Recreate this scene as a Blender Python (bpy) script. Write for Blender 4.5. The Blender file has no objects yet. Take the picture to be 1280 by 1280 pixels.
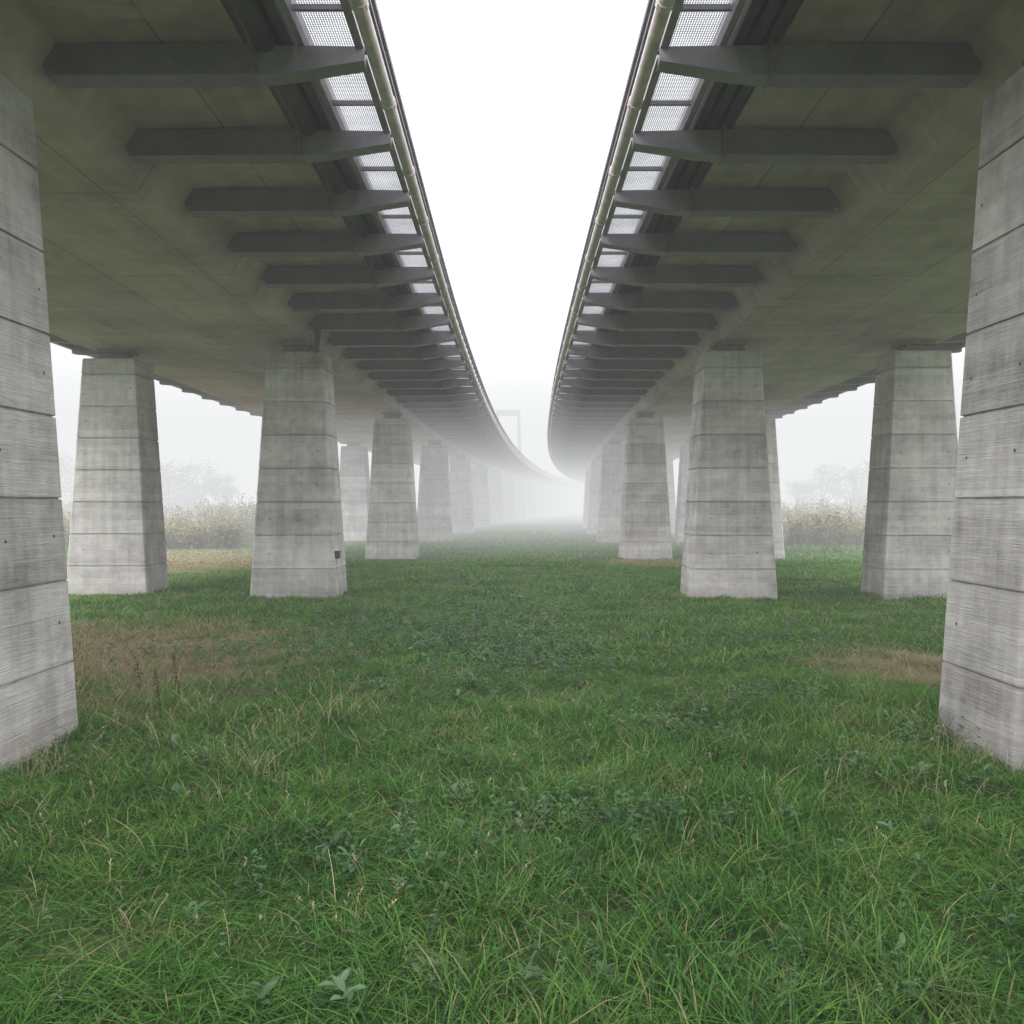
import bpy, math, random
import numpy as np
from mathutils import Vector, Matrix, noise
random.seed(3); rng=np.random.default_rng(5)
S=bpy.context.scene
def link(o,parent=None):
    S.collection.objects.link(o)
    if parent: o.parent=parent
    return o
def empty(n):
    e=bpy.data.objects.new(n,None); e.empty_display_size=.3; return link(e)
def mesh_obj(n,V,F,mat,parent=None,smooth=False,attrs=None):
    me=bpy.data.meshes.new(n); me.from_pydata(V,[],F)
    if attrs:
        for k,a in attrs.items():
            at=me.attributes.new(k,'FLOAT','POINT'); at.data.foreach_set('value',np.asarray(a,dtype=np.float32))
    me.materials.append(mat)
    if smooth: me.polygons.foreach_set('use_smooth',[True]*len(me.polygons))
    me.update()
    return link(bpy.data.objects.new(n,me),parent)

# ------------------------------------------------------------ materials
def newmat(n):
    m=bpy.data.materials.new(n); m.use_nodes=True; nt=m.node_tree
    return m,nt,nt.nodes['Principled BSDF'],nt.nodes['Material Output']
class N:
    def __init__(s,nt): s.nt=nt
    def n(s,t,ins=None,**kw):
        x=s.nt.nodes.new(t)
        for k,v in kw.items(): setattr(x,k,v)
        if ins:
            for k,v in ins.items(): s.set(x.inputs[k],v)
        return x
    def set(s,sock,v):
        if isinstance(v,bpy.types.NodeSocket): s.nt.links.new(v,sock)
        else: sock.default_value=v
    def math(s,op,a,b=0.0,c=0.0):
        x=s.nt.nodes.new('ShaderNodeMath'); x.operation=op
        s.set(x.inputs[0],a); s.set(x.inputs[1],b); s.set(x.inputs[2],c); return x.outputs[0]
    def mix(s,f,a,b,bt='MIX'):
        x=s.nt.nodes.new('ShaderNodeMix'); x.data_type='RGBA'; x.blend_type=bt
        s.set(x.inputs[0],f); s.set(x.inputs[6],a); s.set(x.inputs[7],b); return x.outputs[2]
    def pos(s): return s.n('ShaderNodeNewGeometry').outputs['Position']
    def scl(s,v,sc,loc=(0,0,0)):
        return s.n('ShaderNodeMapping',{'Vector':v,'Scale':sc,'Location':loc}).outputs[0]
    def noise(s,v,scale,detail=4,rough=.55,out=0):
        return s.n('ShaderNodeTexNoise',{'Vector':v,'Scale':scale,'Detail':detail,'Roughness':rough}).outputs[out]
    def ramp(s,f,pts,interp='LINEAR'):
        x=s.nt.nodes.new('ShaderNodeValToRGB'); s.set(x.inputs[0],f); cr=x.color_ramp; cr.interpolation=interp
        while len(cr.elements)<len(pts): cr.elements.new(.5)
        for e,(p,c) in zip(cr.elements,pts):
            e.position=p; e.color=(c,c,c,1) if isinstance(c,(int,float)) else (*c,1)
        return x.outputs[0]
    def mr(s,v,a,b,c=0.,d=1.):
        return s.n('ShaderNodeMapRange',{'Value':v,'From Min':a,'From Max':b,'To Min':c,'To Max':d}).outputs[0]

# pier concrete : board marked
m_pier,nt,B,O=newmat('board_marked_concrete'); q=N(nt)
P=q.pos(); oi=q.n('ShaderNodeObjectInfo'); sep=q.n('ShaderNodeSeparateXYZ',{'Vector':P})
ofs=q.n('ShaderNodeVectorMath',{0:P,1:q.n('ShaderNodeCombineXYZ',{'X':q.math('MULTIPLY',oi.outputs['Random'],37.),'Y':q.math('MULTIPLY',oi.outputs['Random'],91.)}).outputs[0]},operation='ADD').outputs[0]
liftf=q.math('DIVIDE',q.math('SUBTRACT',sep.outputs[2],.54),.6)
lift=q.math('FLOOR',liftf)
wn=q.n('ShaderNodeTexWhiteNoise',{'Vector':q.n('ShaderNodeCombineXYZ',{'X':lift,'Y':oi.outputs['Random']}).outputs[0]},noise_dimensions='3D').outputs[0]
board=q.math('FLOOR',q.math('DIVIDE',sep.outputs[2],.1))
wb=q.n('ShaderNodeTexWhiteNoise',{'Vector':q.n('ShaderNodeCombineXYZ',{'X':board,'Y':oi.outputs['Random']}).outputs[0]},noise_dimensions='3D').outputs[0]
grain=q.noise(q.scl(ofs,(1.3,1.3,42)),1.6,5,.65)
grain2=q.noise(q.scl(ofs,(5,5,170)),1.,2,.6)
blot=q.noise(ofs,1.3,5,.65); blot2=q.noise(ofs,7,4,.6)
streak=q.noise(q.scl(ofs,(9,9,.5)),1.,3,.6)
v=q.math('ADD',q.math('MULTIPLY',grain,.38),q.math('MULTIPLY',grain2,.18))
v=q.math('ADD',v,q.math('MULTIPLY',blot,.78)); v=q.math('ADD',v,q.math('MULTIPLY',blot2,.34))
v=q.math('ADD',v,q.math('MULTIPLY',wn,.17)); v=q.math('ADD',v,q.math('MULTIPLY',wb,.11)); v=q.math('ADD',v,q.math('MULTIPLY',streak,.36))
v=q.mr(v,.80,1.40)
col=q.ramp(v,[(0,(.20,.187,.192)),(.45,(.43,.405,.41)),(1,(.70,.668,.662))])
fj=q.math('FRACT',liftf); jd=q.math('MINIMUM',fj,q.math('SUBTRACT',1.,fj))
jm=q.math('MULTIPLY',q.mr(jd,.010,.045,1.,0.),q.mr(blot2,.35,.65,.05,.6))
col=q.mix(jm,col,(.18,.17,.165,1))
base=q.mr(sep.outputs[2],0.0,.24,1.,0.)
base=q.math('MULTIPLY',base,q.mr(blot2,.35,.65))
col=q.mix(q.math('MULTIPLY',base,.6),col,(.22,.205,.14,1))
pores=q.n('ShaderNodeTexVoronoi',{'Vector':ofs,'Scale':26.}).outputs[0]
pm=q.mr(pores,.05,.11,1.,0.); pm=q.math('MULTIPLY',pm,q.mr(blot,.5,.6))
col=q.mix(q.math('MULTIPLY',pm,.6),col,(.08,.08,.08,1))
q.set(B.inputs['Base Color'],col); B.inputs['Roughness'].default_value=.85; B.inputs['Specular IOR Level'].default_value=.25
h=q.math('ADD',q.math('MULTIPLY',grain,.6),q.math('MULTIPLY',grain2,.5)); h=q.math('ADD',h,q.math('MULTIPLY',wb,.25)); h=q.math('SUBTRACT',h,q.math('MULTIPLY',pm,.5))
q.set(B.inputs['Normal'],q.n('ShaderNodeBump',{'Height':h,'Strength':1.,'Distance':.013}).outputs[0])

# deck concrete
def deck_mat(name,c0,c1,c2):
    m,nt,B,O=newmat(name); q=N(nt); P=q.pos()
    a=q.noise(P,.55,5,.62); b=q.noise(P,4,5,.6); s=q.noise(q.scl(P,(5,.35,1)),1.,3,.6)
    v=q.math('ADD',q.math('MULTIPLY',a,.6),q.math('ADD',q.math('MULTIPLY',b,.25),q.math('MULTIPLY',s,.25)))
    col=q.ramp(q.mr(v,.38,.74),[(0,c0),(.5,c1),(1,c2)])
    br=q.n('ShaderNodeTexBrick',{'Vector':P,'Color1':(1,1,1,1),'Color2':(.76,.76,.76,1),'Mortar':(.40,.40,.40,1),'Scale':1.,'Mortar Size':.010,'Brick Width':1.35,'Row Height':2.84,'Mortar Smooth':.3},offset=0.)
    col=q.mix(.85,col,br.outputs[0],'MULTIPLY')
    w=q.ramp(q.noise(q.scl(P,(.6,3.,1)),1.,4,.7),[(.56,0.),(.70,1.)])
    col=q.mix(q.math('MULTIPLY',w,.45),col,(.66,.56,.52,1))
    q.set(B.inputs['Base Color'],col); B.inputs['Roughness'].default_value=.8; B.inputs['Specular IOR Level'].default_value=.3
    q.set(B.inputs['Normal'],q.n('ShaderNodeBump',{'Height':b,'Strength':.35,'Distance':.02}).outputs[0])
    return m
m_deck=deck_mat('deck_concrete',(.29,.235,.23),(.48,.39,.375),(.66,.55,.52))

def simple(name,c,r=.6,metal=0.,var=.35,scale=3.,bump=.1):
    m,nt,B,O=newmat(name); q=N(nt); P=q.pos()
    n=q.noise(P,scale,4,.6); n2=q.noise(P,scale*9,3,.6)
    lo=tuple(x*(1-var) for x in c); hi=tuple(min(1,x*(1+var)) for x in c)
    col=q.ramp(q.math('ADD',q.math('MULTIPLY',n,.7),q.math('MULTIPLY',n2,.3)),[(.32,lo),(.68,hi)])
    q.set(B.inputs['Base Color'],col); B.inputs['Roughness'].default_value=r; B.inputs['Metallic'].default_value=metal
    q.set(B.inputs['Normal'],q.n('ShaderNodeBump',{'Height':n2,'Strength':bump,'Distance':.01}).outputs[0])
    return m
m_brk=simple('bracket_painted_steel',(.165,.145,.185),.5,0,.28,2.)
m_tip=simple('bracket_tip_steel',(.23,.21,.25),.45,0,.2,2.)
m_dark=simple('dark_steel',(.058,.054,.066),.5,0,.3,4.)
m_pipe=simple('pipe_galvanised',(.56,.48,.48),.5,.0,.25,5.)
m_edge=simple('edge_beam_steel',(.27,.25,.28),.5,0,.25,4.)
m_asph=simple('asphalt',(.05,.05,.052),.9,0,.2,6.)
m_bear=simple('bearing_steel',(.19,.16,.15),.7,0,.4,9.)
m_pyl=simple('pylon_concrete',(.10,.10,.10),.8,0,.15,.6)
# grating
m_grid,nt,B,O=newmat('walkway_grating'); q=N(nt); P=q.pos(); sep=q.n('ShaderNodeSeparateXYZ',{'Vector':P})
def bars(c,p,w): return q.math('LESS_THAN',q.math('FRACT',q.math('DIVIDE',c,p)),w)
g=q.math('MAXIMUM',bars(sep.outputs[0],.019,.64),bars(sep.outputs[1],.023,.62))
pn=q.noise(q.scl(P,(1.,1.4,1)),1.5,3,.6)
gc=q.ramp(pn,[(.35,(.34,.35,.40)),(.65,(.52,.53,.58))])
df=q.n('ShaderNodeBsdfDiffuse',{'Color':gc}).outputs[0]; tl=q.n('ShaderNodeBsdfTranslucent',{'Color':gc}).outputs[0]
mx=q.n('ShaderNodeMixShader',{0:.22,1:df,2:tl}).outputs[0]
tr=q.n('ShaderNodeBsdfTransparent',{'Color':(1,1,1,1)}).outputs[0]
mx=q.n('ShaderNodeMixShader',{0:g,1:tr,2:mx}).outputs[0]; nt.links.new(mx,O.inputs['Surface'])

# ------------------------------------------------------------ alignment of the two carriageways
R=690.; Y0=10.
def shift(y): return 0. if y<Y0 else (y-Y0)**2/(2*R)
def ang(y): return 0. if y<Y0 else math.atan((y-Y0)/R)
ZK=[(-30,4.95),(6,4.86),(15.5,4.65),(26,4.55),(37,4.47),(50,4.42),(100,4.38),(400,4.4)]
def zs(y): return float(np.interp(y,[k[0] for k in ZK],[k[1] for k in ZK]))
def pt(y,o,z,side):
    a=ang(y); o=o*side
    return (shift(y)+o*math.cos(a), y-o*math.sin(a), zs(y)+z)

def sweep(name,sec,y0,y1,dy,side,mat,parent,smooth=False):
    n=max(2,int(round((y1-y0)/dy))+1); V=[];F=[];k=len(sec)
    for i in range(n):
        y=y0+(y1-y0)*i/(n-1)
        for (o,z) in sec: V.append(pt(y,o,z,side))
    for i in range(n-1):
        for j in range(k):
            a=i*k+j;b=i*k+(j+1)%k;c=(i+1)*k+(j+1)%k;d=(i+1)*k+j
            F.append((a,b,c,d) if side<0 else (d,c,b,a))
    F.append(tuple(range(k))); F.append(tuple(reversed(range((n-1)*k,n*k))))
    return mesh_obj(name,V,F,mat,parent,smooth)
def circ(o,z,r,n=14): return [(o+r*math.cos(2*math.pi*i/n),z+r*math.sin(2*math.pi*i/n)) for i in range(n)]
def rect(o0,o1,z0,z1): return [(o0,z0),(o1,z0),(o1,z1),(o0,z1)]

def prism(V,F,y,prof,w,side,zref=None):
    b=len(V);k=len(prof);a=ang(y)
    for dy in (-w/2,w/2):
        for (o,z) in prof:
            x=shift(y)+o*side*math.cos(a)+dy*math.sin(a); yy=y-o*side*math.sin(a)+dy*math.cos(a)
            V.append((x,yy,zs(y)+z))
    F.append(tuple(b+i for i in range(k))); F.append(tuple(b+k+i for i in reversed(range(k))))
    for i in range(k):
        j=(i+1)%k; F.append((b+j,b+i,b+k+i,b+k+j))

def make_pier(name,x,y,top,rot,parent):
    W,L=1.56,1.0; bw,bl=.27,.10
    rings=[]
    def ring(z,ins):
        t=z/4.4; hw=W/2-bw*t-ins; hl=L/2-bl*t-ins; c=.026
        return [(hw-c,-hl,z),(hw,-hl+c,z),(hw,hl-c,z),(hw-c,hl,z),(-hw+c,hl,z),(-hw,hl-c,z),(-hw,-hl+c,z),(-hw+c,-hl,z)]
    rings.append(ring(-.3,0))
    z=.54
    while z<top-.15:
        rings+= [ring(z-.009,0),ring(z-.005,.016),ring(z+.005,.016),ring(z+.009,0)]
        z+=.6
    rings.append(ring(top-.02,0)); rings.append(ring(top,.02))
    V=[v for r in rings for v in r];F=[]
    for i in range(len(rings)-1):
        for j in range(8):
            a=i*8+j;b=i*8+(j+1)%8; F.append((a,b,b+8,a+8))
    F.append(tuple(range(len(V)-8,len(V))))
    o=mesh_obj(name,V,F,m_pier,parent); o.location=(x,y,0); o.rotation_euler=(0,0,-rot)
    V=[];F=[]
    for k in range(7):
        zz=.54+.6*k+.3
        if zz>top-.2: break
        for sx in (-.42,.42):
            if random.random()<.45: continue
            zc=zz+random.uniform(-.04,.04)
            for face in (0,1,2):
                b=len(V); r=.013
                for i in range(8):
                    c,s_=r*math.cos(i*math.pi/4),r*math.sin(i*math.pi/4)
                    tt=(zc+s_)/4.4
                    if face==0: V.append((sx+c,-(L/2-bl*tt)-.003,zc+s_))
                    elif face==1: V.append((W/2-bw*tt+.003,sx*.7+c,zc+s_))
                    else: V.append((-(W/2-bw*tt)-.003,sx*.7+c,zc+s_))
                F.append(tuple(range(b,b+8)))
    if V: mesh_obj(name+'_tie_holes',V,F,m_dark,o)
    V=[];F=[]
    def bx(x0,x1,y0,y1,z0,z1):
        b=len(V)
        for zz in (z0,z1): V.extend([(x0,y0,zz),(x1,y0,zz),(x1,y1,zz),(x0,y1,zz)])
        F.extend([(b+3,b+2,b+1,b),(b+4,b+5,b+6,b+7)]+[(b+i,b+(i+1)%4,b+4+(i+1)%4,b+4+i) for i in range(4)])
    bx(-.26,.26,-.24,.24,top-.001,top+.07)
    bx(-.20,.20,-.19,.19,top+.072,top+.13)
    bx(-.28,.28,-.26,.26,top+.132,top+.203)
    mesh_obj(name+'_bearing',V,F,m_bear,o)
    return o

PIERS=[-4.8,5.85,15.7,26.6,37.2]+[47.8+10.6*i for i in range(12)]
YA,YB,DY=-7.0,240.,1.42
def viaduct(side,name,outer):
    root=empty(name)
    sec=[(3.75,0),(outer+.45,0),(outer+.72,.40),(9.35,.44),(9.35,.70),(2.08,.70),(2.08,.43),(3.50,.39)]
    sweep('deck_girder',sec,YA,YB,DY,side,m_deck,root)
    sweep('road_surface',rect(2.3,9.1,.704,.74),YA,YB,DY*2,side,m_asph,root)
    if side<0:
        sweep('service_pipe',circ(1.90,.42,.095),YA,YB,DY,side,m_dark,root,True)
        sweep('service_tray',rect(1.68,1.76,.38,.52),YA,YB,DY,side,m_dark,root)
    else:
        for k,(a,b) in enumerate([(1.70,1.78),(1.82,1.91),(1.95,2.04)]):
            sweep('service_channel_%d'%(k+1),rect(a,b,.40,.50),YA,YB,DY,side,m_dark,root)
    sweep('strip_cover',rect(1.66,2.07,.56,.60),YA,YB,DY,side,m_dark,root)
    sweep('walkway_stringer',rect(1.60,1.645,.39,.56),YA,YB,DY,side,m_edge,root)
    n=int((110-YA)/DY);V=[];F=[]
    for i in range(n+1):
        y=YA+i*DY
        V+= [pt(y,1.215,.50,side),pt(y,1.598,.50,side)]
        if i: a=2*i; F.append((a-2,a-1,a+1,a))
    mesh_obj('walkway_grating',V,F,m_grid,root)
    sweep('edge_beam',rect(1.14,1.205,.36,.60),YA,YB,DY,side,m_edge,root)
    sweep('drainage_pipe',circ(1.055,.30,.055),YA,YB,DY,side,m_pipe,root,True)
    sweep('parapet_rail',rect(1.06,1.11,.74,.79),YA,YB,DY,side,m_dark,root)
    sweep('parapet_lower_rail',rect(1.07,1.10,.64,.665),YA,YB,DY,side,m_dark,root)
    sweep('outer_edge_beam',rect(9.353,9.45,.36,.82),YA,YB,DY,side,m_edge,root)
    V=[];F=[];V2=[];F2=[];V3=[];F3=[];V4=[];F4=[]; V5=[];F5=[]
    y=6.6-1.42*10; yl=[]
    while y<150: yl.append(y); y+=1.42
    for y in yl:
        if y<YA+.3: continue
        prism(V,F,y,[(3.60,.20),(3.50,.135),(1.98,.145),(1.98,.385),(3.50,.385),(3.60,.34)],.11,side)
        prism(V,F,y,[(3.56,.118),(1.975,.128),(1.975,.142),(3.56,.132)],.20,side)
        prism(V2,F2,y,[(1.972,.135),(1.70,.165),(1.40,.215),(1.135,.255),(1.135,.372),(1.972,.383)],.08,side)
        prism(V2,F2,y,[(1.970,.118),(1.70,.148),(1.40,.198),(1.135,.238),(1.135,.251),(1.40,.211),(1.70,.161),(1.970,.131)],.17,side)
        prism(V,F,y,[(1.966,.112),(1.990,.112),(1.990,.40),(1.966,.40)],.215,side)
        prism(V,F,y,[(outer+.62,.15),(9.33,.25),(9.33,.42),(outer+.62,.38)],.14,side)
        prism(V3,F3,y,[(1.04,.37),(1.135,.37),(1.135,.34),(1.04,.34)],.05,side)
        prism(V5,F5,y+.7,circ(1.055,.30,.066,12),.07,side)
        for dy in (0,.71):
            prism(V3,F3,y+dy,[(1.112,.45),(1.137,.45),(1.112,.80),(1.09,.80)],.03,side)
            prism(V4,F4,y+dy+.35,[(1.208,.455),(1.597,.455),(1.597,.495),(1.208,.495)],.03,side)
    mesh_obj('brackets',V,F,m_brk,root); mesh_obj('bracket_tips',V2,F2,m_tip,root)
    mesh_obj('parapet_posts',V3,F3,m_dark,root); mesh_obj('walkway_bearers',V4,F4,m_tip,root); mesh_obj('pipe_sleeves',V5,F5,m_pipe,root)
    for i,y in enumerate(PIERS):
        a=ang(y); top=zs(y)-.2
        for kind,o in (('inner',3.93),('outer',outer)):
            yy=y+(.7 if (side<0 and kind=='outer') else 0)
            if side<0 and kind=='inner' and i<2: o+=.06
            X=shift(yy)+side*o*math.cos(a); Yp=yy-side*o*math.sin(a)
            make_pier('pier_%s_%d'%(kind,i+1),X,Yp,top,a,root)
    return root
vl=viaduct(-1,'viaduct',7.62); vr=viaduct(1,'viaduct',7.33)
def cyl(n,p0,p1,r,mat,parent,seg=12):
    p0=Vector(p0);p1=Vector(p1);d=(p1-p0);u=d.orthogonal().normalized();w=d.cross(u).normalized();V=[];F=[]
    for p in (p0,p1):
        for i in range(seg): V.append(tuple(p+u*r*math.cos(2*math.pi*i/seg)+w*r*math.sin(2*math.pi*i/seg)))
    for i in range(seg): j=(i+1)%seg; F.append((i,j,seg+j,seg+i))
    F.append(tuple(reversed(range(seg))));F.append(tuple(range(seg,2*seg)))
    return mesh_obj(n,V,F,mat,parent,False)
cyl('downpipe',(-3.48,15.15,4.40),(-3.42,15.15,4.95),.055,m_dark,vl)
def box(V,F,x0,x1,y0,y1,z0,z1):
    b=len(V)
    for zz in (z0,z1): V.extend([(x0,y0,zz),(x1,y0,zz),(x1,y1,zz),(x0,y1,zz)])
    F.extend([(b+3,b+2,b+1,b),(b+4,b+5,b+6,b+7)]+[(b+i,b+(i+1)%4,b+4+(i+1)%4,b+4+i) for i in range(4)])
jb=empty('junction_box')
V=[];F=[]; box(V,F,-3.21,-3.10,15.3,15.44,.72,.84)
mesh_obj('case',V,F,m_dark,jb); cyl('cable',(-3.165,15.4,.25),(-3.175,15.4,.74),.010,m_dark,jb)
V=[];F=[];box(V,F,-3.22,-3.09,15.28,15.46,.842,.855); mesh_obj('lid',V,F,m_dark,jb)

# ------------------------------------------------------------ far pylon
py=empty('bridge_pylon')
V=[];F=[]
def taper(x0,w0,x1,w1,d,z0,z1):
    b=len(V)
    for (x,w,z) in ((x0,w0,z0),(x1,w1,z1)): V.extend([(x-w,-d,z),(x+w,-d,z),(x+w,d,z),(x-w,d,z)])
    F.extend([(b+3,b+2,b+1,b),(b+4,b+5,b+6,b+7)]+[(b+i,b+(i+1)%4,b+4+(i+1)%4,b+4+i) for i in range(4)])
taper(-1.5,.30,-1.22,.18,.35,-.2,11.95); taper(1.5,.30,1.22,.18,.35,-.2,11.95)
box(V,F,-1.42,1.42,-.32,.32,11.953,12.6); box(V,F,-1.2,1.2,-.25,.25,5.2,5.6)
mesh_obj('portal_frame',V,F,m_pyl,py); py.location=(-.45,99,0)

# ------------------------------------------------------------ ground
m_gr,nt,B,O=newmat('ground_soil_and_turf'); q=N(nt); P=q.pos()
n1=q.noise(P,.35,5,.6); n2=q.noise(P,1.1,5,.7); n3=q.noise(P,35,3,.6)
v=q.math('ADD',q.math('MULTIPLY',n1,.5),q.math('ADD',q.math('MULTIPLY',n2,.3),q.math('MULTIPLY',n3,.3)))
col=q.ramp(v,[(.40,(.045,.08,.022)),(.55,(.08,.15,.04)),(.68,(.14,.18,.07))])
def patchmask(q,sp,x,y,rx,ry,nz):
    dx=q.math('MULTIPLY',q.math('SUBTRACT',sp.outputs[0],x),1/rx); dy=q.math('MULTIPLY',q.math('SUBTRACT',sp.outputs[1],y),1/ry)
    d=q.math('MULTIPLY_ADD',dx,dx,q.math('MULTIPLY',dy,dy))
    return q.math('ADD',d,nz)
PATCH=[(-10.2,25.5,4.2,6.5),(-5.2,9.4,2.8,2.6),(4.2,8.8,1.0,1.2),(4.3,24.3,1.8,1.4)]
def patches(q,P,nz):
    sp=q.n('ShaderNodeSeparateXYZ',{'Vector':P}); nn=q.math('MULTIPLY',q.math('SUBTRACT',nz,.5),5.); m=None
    for p in PATCH:
        k=patchmask(q,sp,*p,nn); m=k if m is None else q.math('MINIMUM',m,k)
    return q.mr(m,.3,1.5,1.,0.)
mask=patches(q,P,n2)
col=q.mix(q.math('MULTIPLY',mask,.9),col,q.ramp(n3,[(.3,(.24,.17,.11)),(.7,(.50,.40,.28))]))
q.set(B.inputs['Base Color'],col); B.inputs['Roughness'].default_value=1.; B.inputs['Specular IOR Level'].default_value=.1
q.set(B.inputs['Normal'],q.n('ShaderNodeBump',{'Height':n3,'Strength':1.,'Distance':.05}).outputs[0])
mesh_obj('ground',[(-690,-690,0),(690,-690,0),(690,690,0),(-690,690,0)],[(0,1,2,3)],m_gr)

# ------------------------------------------------------------ grass
def leafmat(name,stops,patch=True,transl=.35,noise_amt=.5,straw=(.46,.36,.23)):
    m,nt,B,O=newmat(name); q=N(nt); P=q.pos()
    rnd=q.n('ShaderNodeAttribute',attribute_name='rnd').outputs['Fac']; t=q.n('ShaderNodeAttribute',attribute_name='t').outputs['Fac']
    big=q.noise(P,.55,4,.65); mid=q.noise(P,1.1,5,.7)
    f=q.math('ADD',rnd,q.math('MULTIPLY',q.math('SUBTRACT',q.math('ADD',q.math('MULTIPLY',big,.4),q.math('MULTIPLY',mid,.6)),.5),noise_amt*2.2))
    col=q.ramp(f,stops)
    if patch:
        col=q.mix(q.mr(big,.40,.62,.0,.35),col,q.mix(1.,col,(1.35,1.0,1.0,1),'MULTIPLY'))
        col=q.mix(q.mr(mid,.56,.68,0.,.55),col,(.17,.225,.09,1))
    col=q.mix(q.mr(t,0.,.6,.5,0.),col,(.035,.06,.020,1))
    if patch:
        mask=q.math('MULTIPLY',patches(q,P,mid),q.mr(rnd,.0,.35))
        col=q.mix(q.math('MULTIPLY',mask,.85),col,(*straw,1))
    df=q.n('ShaderNodeBsdfDiffuse',{'Color':col}).outputs[0]; tl=q.n('ShaderNodeBsdfTranslucent',{'Color':col}).outputs[0]
    gl=q.n('ShaderNodeBsdfGlossy',{'Color':(1,1,1,1),'Roughness':.42}).outputs[0]
    mx=q.n('ShaderNodeMixShader',{0:transl,1:df,2:tl}).outputs[0]
    mx=q.n('ShaderNodeMixShader',{0:.025,1:mx,2:gl}).outputs[0]
    nt.links.new(mx,O.inputs['Surface']); return m
GST=[(0.,(.042,.125,.022)),(.35,(.078,.23,.036)),(.70,(.135,.36,.052)),(.93,(.23,.42,.08)),(1.0,(.42,.38,.20))]
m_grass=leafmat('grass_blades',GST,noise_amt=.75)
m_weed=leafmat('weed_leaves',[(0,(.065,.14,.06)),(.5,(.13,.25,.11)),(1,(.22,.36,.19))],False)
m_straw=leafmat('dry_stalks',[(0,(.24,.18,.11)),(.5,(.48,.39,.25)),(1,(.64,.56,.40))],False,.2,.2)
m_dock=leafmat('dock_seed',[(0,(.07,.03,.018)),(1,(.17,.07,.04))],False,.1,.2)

def blades(n,size,hmin,hmax,w,lean=.55,seed=0,straw_frac=.05):
    g=np.random.default_rng(seed)
    nc=max(6,int(size*size*16)); c=g.uniform(-size/2,size/2,(nc,2)); ch=g.uniform(.5,1.4,nc)
    k=g.integers(0,nc,n); jit=g.normal(0,.09,(n,2)); uni=g.uniform(-size/2,size/2,(n,2))
    use=(g.random(n)<.55)[:,None]; base=np.where(use,c[k]+jit,uni); hs=np.where(use[:,0],ch[k],.75)
    H=g.uniform(hmin,hmax,n)*hs*g.uniform(.7,1.1,n); a=g.uniform(0,2*np.pi,n); d=np.stack([np.cos(a),np.sin(a)],1)
    pa=a+np.pi/2+g.normal(0,.6,n); pd=np.stack([np.cos(pa),np.sin(pa)],1)
    L=g.uniform(.25,1.35,n)*lean; ww=w*g.uniform(.55,1.35,n)
    T=[0,.35,.7,1.]
    Vs=np.zeros((n,7,3)); tt=np.zeros((n,7))
    for i,t in enumerate(T):
        hor=d*(L*H*(t**1.8))[:,None]*1.2; z=H*(t-.38*L*t*t)
        wd=ww*[1,.95,.65,0][i]
        c=np.concatenate([base+hor,z[:,None]],1)
        if i<3:
            Vs[:,2*i,:]=c; Vs[:,2*i,:2]-=pd*wd[:,None]/2; Vs[:,2*i+1,:]=c; Vs[:,2*i+1,:2]+=pd*wd[:,None]/2
            tt[:,2*i]=t; tt[:,2*i+1]=t
        else: Vs[:,6,:]=c; tt[:,6]=1
    Vs[:,0:2,2]=-.01
    r=g.random(n)*.88; r[g.random(n)<straw_frac]=1.35
    rr=np.repeat(r,7)
    b=(np.arange(n)*7)[:,None]
    F=np.concatenate([b+np.array([0,1,3,2]),b+np.array([2,3,5,4])],0).tolist()+(b+np.array([4,5,6])).tolist()
    return Vs.reshape(-1,3).tolist(),F,{'rnd':rr,'t':tt.reshape(-1)}
def blade_mesh(name,mat,**kw):
    V,F,A=blades(**kw); me=bpy.data.meshes.new(name); me.from_pydata(V,[],F)
    for k,a in A.items():
        at=me.attributes.new(k,'FLOAT','POINT'); at.data.foreach_set('value',np.asarray(a,dtype=np.float32))
    me.materials.append(mat); me.update(); return me
grass=empty('grass')
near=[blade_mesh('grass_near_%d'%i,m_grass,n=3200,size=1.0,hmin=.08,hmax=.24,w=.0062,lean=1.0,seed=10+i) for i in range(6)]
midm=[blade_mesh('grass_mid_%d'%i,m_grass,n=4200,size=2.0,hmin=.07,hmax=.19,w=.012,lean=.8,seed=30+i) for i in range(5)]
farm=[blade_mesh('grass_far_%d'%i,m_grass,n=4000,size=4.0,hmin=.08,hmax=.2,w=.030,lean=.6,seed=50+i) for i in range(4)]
def tile(meshes,x,y,zsc):
    o=bpy.data.objects.new('grass_patch',random.choice(meshes)); link(o,grass)
    o.location=(x+random.uniform(-.06,.06),y+random.uniform(-.06,.06),0); o.rotation_euler=(0,0,random.choice([0,1,2,3])*math.pi/2+random.uniform(-.15,.15))
    s=random.uniform(1.0,1.12); o.scale=(s,s,zsc)
def hscale(x,y):
    h=.78+.75*max(-.6,min(.9,noise.noise(Vector((x*.45,y*.45,3.)))*1.6))
    if ((x+10.2)/4)**2+((y-25.5)/6)**2<1: h*=.45
    return h
y=1.0
while y<9:
    hw=.66*y+2.; nx=int(math.ceil(hw))
    for i in range(-nx,nx+1): tile(near,i,y+.5,max(.45,hscale(i,y)*(1.1 if y<5 else .85)))
    y+=1
while y<25:
    hw=.66*y+2.5; nx=int(math.ceil(hw/2))
    for i in range(-nx,nx+1): tile(midm,i*2,y+1,max(.3,hscale(i*2,y)*.8))
    y+=2
while y<73:
    hw=.68*y+3; nx=int(math.ceil(hw/4))
    for i in range(-nx,nx+1): tile(farm,i*4,y+2,max(.3,hscale(i*4,y)))
    y+=4

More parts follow.
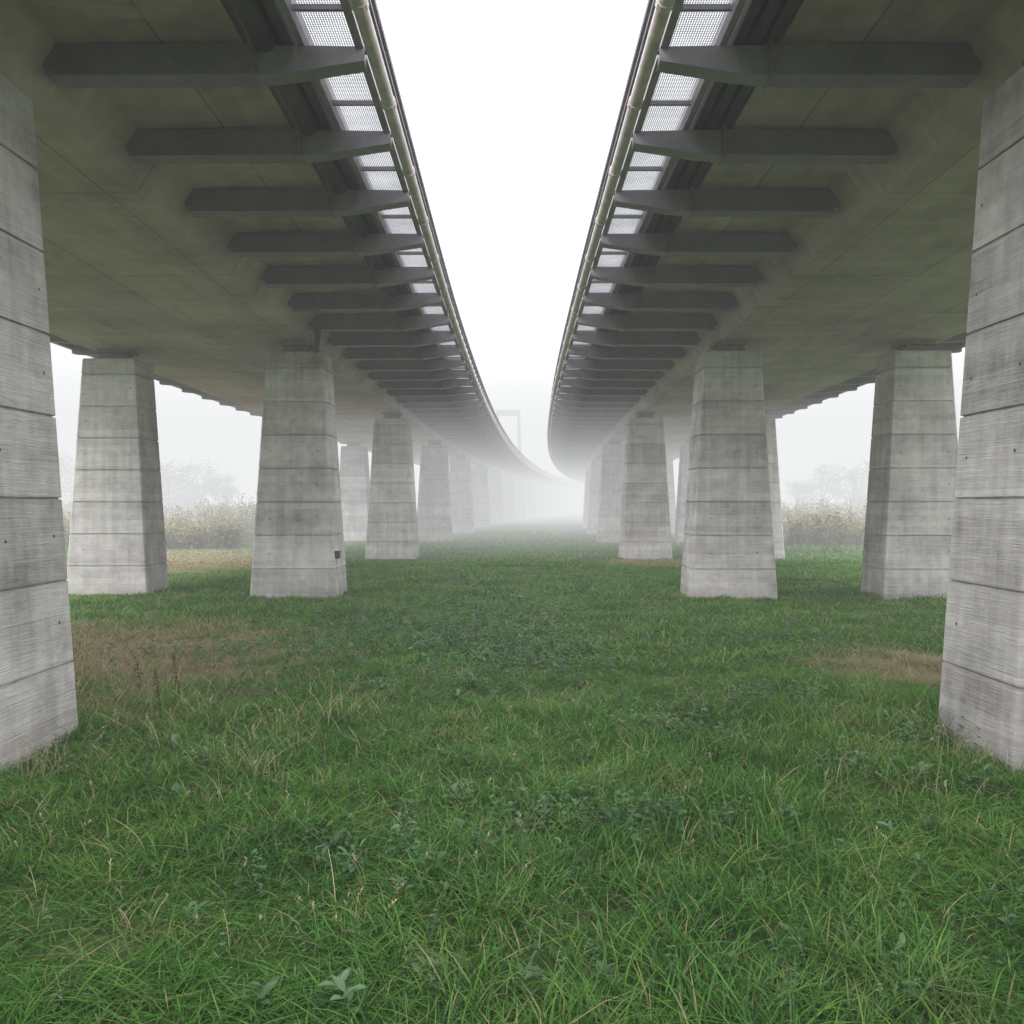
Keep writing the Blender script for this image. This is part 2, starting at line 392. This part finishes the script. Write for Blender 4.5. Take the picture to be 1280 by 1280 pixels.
# ------------------------------------------------------------ broad-leaved weeds (one mass)
class Leafs:
    def __init__(s): s.V=[];s.F=[];s.r=[];s.t=[]
    def leaf(s,base,az,elev,L,W,r,droop=.5):
        d=Vector((math.cos(az),math.sin(az),0)); sd=Vector((-math.sin(az),math.cos(az),0)); b=len(s.V)
        prof=[(0,.12),(.25,.85),(.55,1.),(.8,.6),(1.,0.)]
        tw=random.uniform(-.4,.4); sd=(sd+Vector((0,0,tw))).normalized()
        for (t,w) in prof:
            e=elev-droop*t; c=Vector(base)+d*L*t*math.cos(e)+Vector((0,0,1))*L*(t*math.sin(elev)-droop*.5*t*t)
            if w==0: s.V.append(tuple(c)); s.r.append(r); s.t.append(1)
            else:
                up=Vector((0,0,W*w*.18))
                s.V+= [tuple(c-sd*W*w/2+up),tuple(c),tuple(c+sd*W*w/2+up)]; s.r+=[r]*3; s.t+=[.55+.4*t]*3
        for i in range(3):
            a=b+3*i; s.F+=[(a,a+1,a+4,a+3),(a+1,a+2,a+5,a+4)]
        a=b+9; s.F+=[(a,a+1,b+12),(a+1,a+2,b+12)]
    def strip(s,p0,p1,w,r,bend=0,n=4,az=None):
        p0=Vector(p0);p1=Vector(p1); a=random.uniform(0,6.28) if az is None else az
        sd=Vector((math.cos(a),math.sin(a),0)); b=len(s.V)
        for i in range(n+1):
            t=i/n; c=p0.lerp(p1,t)-Vector((0,0,bend*t*t)); c.x+= (p1.x-p0.x)*(t*t-t)*.8; c.y+=(p1.y-p0.y)*(t*t-t)*.8; ww=w*(1-.6*t)
            s.V+= [tuple(c-sd*ww/2),tuple(c+sd*ww/2)]; s.r+=[r]*2; s.t+=[.3+.7*t]*2
        for i in range(n): a=b+2*i; s.F.append((a,a+1,a+3,a+2))
    def obj(s,n,mat,parent=None): return mesh_obj(n,s.V,s.F,mat,parent,False,{'rnd':s.r,'t':s.t})
W=Leafs()
def rosette(x,y,sz,n=8,stem=.05):
    rb=random.random()
    for i in range(n):
        L=sz*random.uniform(.6,1.2); W.leaf((x+random.gauss(0,.01),y+random.gauss(0,.01),stem*random.uniform(.4,1.2)),random.uniform(0,6.28),random.uniform(.25,1.1),L,L*random.uniform(.32,.5),min(1,max(0,rb*.5+random.random()*.5)),random.uniform(.3,1.))
def herb(x,y,h,sz):
    rb=random.random(); lx,ly=random.gauss(0,.04),random.gauss(0,.04); k=random.randint(3,6)
    for j in range(k):
        t=(j+1)/k
        for i in range(random.randint(3,4)):
            L=sz*(1.15-.6*t)*random.uniform(.7,1.2)
            W.leaf((x+lx*t,y+ly*t,h*t),random.uniform(0,6.28),random.uniform(0,.7),L,L*.5,min(1,rb*.45+random.random()*.3+.25*t),.7)
PW=[(-.6,10.6,1.6,1.5,460),(.1,8.9,.9,.8,150),(-1.6,12.6,1.3,1.3,180),(.4,13.6,1.4,1.5,150),(2.3,7.3,.6,.5,60),(.1,4.5,.7,.25,60),(.75,4.35,.5,.2,46),(-.75,4.0,.35,.2,24),
    (1.3,6.2,.5,.4,44),(-.6,7.6,.7,.5,54),(2.3,5.4,.4,.3,36),(-2.2,5.5,.8,.4,26),(3.0,6.0,.5,.5,36),(-3.,9.4,1.2,.9,80),(3.2,10.5,1.2,1.1,100),(0,18,3.,2.5,200)]
for (x,y,sx,sy,n) in PW:
    for i in range(n):
        xx,yy=x+random.gauss(0,sx*.6),y+random.gauss(0,sy*.6)
        if yy<2.8: continue
        f=1.+min(1.,yy/14)
        herb(xx,yy,random.uniform(.12,.23),.034*f*random.uniform(.6,1.2)) if random.random()<.88 else rosette(xx,yy,.045*f,random.randint(5,8),.12)
for i in range(900):
    yy=2.8+17*random.random()**1.3; xx=random.uniform(-1,1)*(.6*yy+.5)
    if random.random()<.8: herb(xx,yy,random.uniform(.08,.18),.026*random.uniform(.7,1.3))
    else: rosette(xx,yy,random.uniform(.035,.06),random.randint(6,10),.08)
for (x,y,s) in [(-1.30,3.45,.055),(-.30,3.02,.05),(.32,2.98,.06),(.78,3.05,.06),(1.9,4.3,.075),(-.85,4.1,.075),(-1.9,4.8,.08),(2.5,5.2,.10)]:
    rosette(x,y,s,13,.06)
W.obj('weeds',m_weed)
# dry stalks
D=Leafs()
def drytuft(x,y,n,h,sp):
    for i in range(n):
        bx_,by=x+random.gauss(0,sp),y+random.gauss(0,sp); hh=h*random.uniform(.4,1.); a=random.uniform(0,6.28); l=hh*random.uniform(.2,1.1)
        D.strip((bx_,by,0),(bx_+math.cos(a)*l,by+math.sin(a)*l,hh),.005,random.random(),hh*.15)
        if random.random()<.25:
            for k in range(7):
                t=1-.05*k; D.leaf((bx_+math.cos(a)*l*t,by+math.sin(a)*l*t,hh*t-hh*.15*t*t),random.uniform(0,6.28),1.0,.018,.006,random.random())
for (x,y,n,h,sp) in [(-1.3,6.6,50,.38,.18),(-1.75,6.1,60,.30,.25),(-1.58,5.2,34,.34,.06),(-2.8,6.5,90,.28,.35),(-3.1,7.4,110,.30,.4),(-1.7,4.75,20,.28,.05),(.9,4.8,14,.28,.06),
    (.55,7.3,34,.24,.3),(-.2,6.4,26,.22,.3),(2.3,4.95,16,.28,.08),(1.4,7.,30,.2,.4),(3.0,6.3,44,.24,.25),(3.1,5.6,60,.26,.2),(-.3,4.9,10,.22,.08),(-2.3,7.6,60,.26,.4),(-.62,3.4,6,.22,.04),(1.35,5.2,16,.24,.2),(-3.0,5.4,60,.30,.2),(-3.8,8.2,140,.26,.6),(-4.6,9.2,180,.22,.8),(3.6,8.6,80,.2,.5),(-9.5,24,260,.3,2.),(-11,27,260,.35,2.5)]:
    drytuft(x,y,n,h,sp)
for i in range(300):
    yy=3+14*random.random(); drytuft(random.uniform(-1,1)*.6*yy,yy,random.randint(1,5),.22,.05)
D.obj('dry_grass_stalks',m_straw)
K=Leafs()
for (x,y,h) in [(-3.02,7.0,.46),(-2.82,6.85,.36),(-2.74,7.05,.44)]:
    lx=random.uniform(-.10,.10); K.strip((x,y,0),(x+lx,y,h),.007,.5)
    for k in range(80):
        t=random.uniform(.4,1); K.leaf((x+lx*t+random.gauss(0,.008),y+random.gauss(0,.008),h*t),random.uniform(0,6.28),random.uniform(0,1.3),.018,.011,random.random())
K.obj('dock_plants',m_dock)

# ------------------------------------------------------------ reed bank and distant trees
m_reed=leafmat('reed_leaves',[(0,(.07,.09,.035)),(.4,(.15,.165,.07)),(.75,(.27,.235,.125)),(1,(.42,.34,.20))],False,.25,.6)
Rr=Leafs()
for side in (-1,1):
    for i in range(5200):
        yy=32+28*random.random()**1.6; xx=side*(10.4+ (yy-31)*.18+30*random.random()**1.5)
        hh=(.80+.85*noise.noise(Vector((xx*.35,yy*.3,1)))+.45*random.random()**2)*(1.3 if yy>38 else .9)
        hh=max(.25,hh)
        Rr.strip((xx,yy,0),(xx+random.gauss(0,.25),yy+random.gauss(0,.2),hh),.035,random.random()*.4+.5,0)
        for k in range(6):
            t=random.uniform(.1,1.); Rr.leaf((xx+random.gauss(0,.1),yy,hh*t),random.uniform(0,6.28),random.uniform(.0,1.2),random.uniform(.12,.30),.085,random.random()*.55+.45*t,.9)
Rr.obj('reed_bed',m_reed)
m_tree=leafmat('tree_leaves',[(0,(.05,.065,.035)),(.5,(.08,.10,.05)),(1,(.13,.15,.08))],False,.25,.4)
m_bark=simple('bark',(.08,.065,.05),.9,0,.3,3.)
T=Leafs(); TV=[];TF=[]
def limb(p0,p1,r0,r1):
    p0=Vector(p0);p1=Vector(p1);d=p1-p0;u=d.orthogonal().normalized();w=d.cross(u).normalized();b=len(TV)
    for p,r in ((p0,r0),(p1,r1)):
        for i in range(6): TV.append(tuple(p+u*r*math.cos(i*math.pi/3)+w*r*math.sin(i*math.pi/3)))
    for i in range(6): j=(i+1)%6; TF.append((b+i,b+j,b+6+j,b+6+i))
def tree(x,y,h):
    limb((x,y,0),(x,y,h*.6),h*.03,h*.015)
    for i in range(22):
        a=random.uniform(0,6.28); z0=h*random.uniform(.15,.5); z1=h*random.uniform(.15,.9); rr=h*random.uniform(.08,.42)*(1.2-z1/h*.65)
        c=Vector((x+math.cos(a)*rr,y+math.sin(a)*rr,z1)); limb((x,y,min(z0,z1)),c,h*.012,h*.004)
        cr=h*random.uniform(.12,.19)
        for k in range(110):
            v=Vector((random.gauss(0,1),random.gauss(0,1),random.gauss(0,.8))); v=v.normalized()*cr*random.uniform(.3,1.2)
            T.leaf(c+v,random.uniform(0,6.28),random.uniform(-.5,1),h*.04,h*.03,random.random(),.5)
for (x,y,h) in [(-25,74,4.0),(-27.5,76,5.2),(-30.2,75,6.3),(-33,78,5.),(-36,77,6.8),(-39.5,80,6),(-43,78,7),(-47,80,6.4),(-52,82,7),(25.5,76,3.6),(28,77,5.),(30.5,76,4.6),(33.5,78,5.6),(37,79,5),(41,80,6.3),(46,81,6),(52,82,7)]:
    f=1.2; tree(x*f,y*f,h*f)
dt=empty('distant_trees'); T.obj('foliage',m_tree,dt); mesh_obj('trunks',TV,TF,m_bark,dt)

# ------------------------------------------------------------ fog (homogeneous volume)
def fogbox(name,x0,x1,y0,y1,z0,z1,sig,rad):
    m=bpy.data.materials.new(name); m.use_nodes=True; nt=m.node_tree; nt.nodes.clear(); q=N(nt)
    out=q.n('ShaderNodeOutputMaterial')
    ab=q.n('ShaderNodeVolumeAbsorption',{'Color':(0,0,0,1),'Density':sig}).outputs[0]
    em=q.n('ShaderNodeEmission',{'Color':(*rad,1),'Strength':sig}).outputs[0]  # fog glows by its own emission, standing in for scattered skylight
    nt.links.new(q.n('ShaderNodeAddShader',{0:ab,1:em}).outputs[0],out.inputs['Volume'])
    V=[];F=[];box(V,F,x0,x1,y0,y1,z0,z1); o=mesh_obj(name,V,F,m); return o
fogbox('fog',-700,700,-700,700,-1,45,.0032,(.91,.92,.925))
fogbox('fog',-699,699,24,699,-.9,24,.0205,(.865,.88,.887))

# ------------------------------------------------------------ world, sun
w=bpy.data.worlds.new('World'); S.world=w; w.use_nodes=True; nt=w.node_tree; q=N(nt); bg=nt.nodes['Background']
EL,AZ=math.radians(38),math.radians(215)
sk=q.n('ShaderNodeTexSky',sky_type='NISHITA'); sk.sun_disc=False; sk.sun_elevation=EL; sk.sun_rotation=AZ
hs=q.n('ShaderNodeHueSaturation',{'Color':sk.outputs[0],'Saturation':.2,'Value':1.}).outputs[0]
q.set(bg.inputs['Color'],q.mix(.85,hs,(35.,35.,35.3,1))); bg.inputs['Strength'].default_value=.15
sl=bpy.data.lights.new('sun','SUN'); sl.energy=1.5; sl.angle=math.radians(25); sl.color=(1,.97,.93)
so=link(bpy.data.objects.new('sun',sl)); d=Vector((math.sin(AZ)*math.cos(EL),math.cos(AZ)*math.cos(EL),math.sin(EL)))
so.rotation_euler=d.to_track_quat('Z','Y').to_euler()
# ------------------------------------------------------------ camera
c=bpy.data.cameras.new('camera'); co=link(bpy.data.objects.new('camera',c)); co.location=(0,0,1.7); co.rotation_euler=(math.radians(90),0,0)
c.lens=30; c.sensor_width=36; c.shift_y=-10/1280; c.clip_end=3000; c.clip_start=.05
S.camera=co
S.view_settings.view_transform='Standard'; S.view_settings.look='None'; S.view_settings.exposure=0
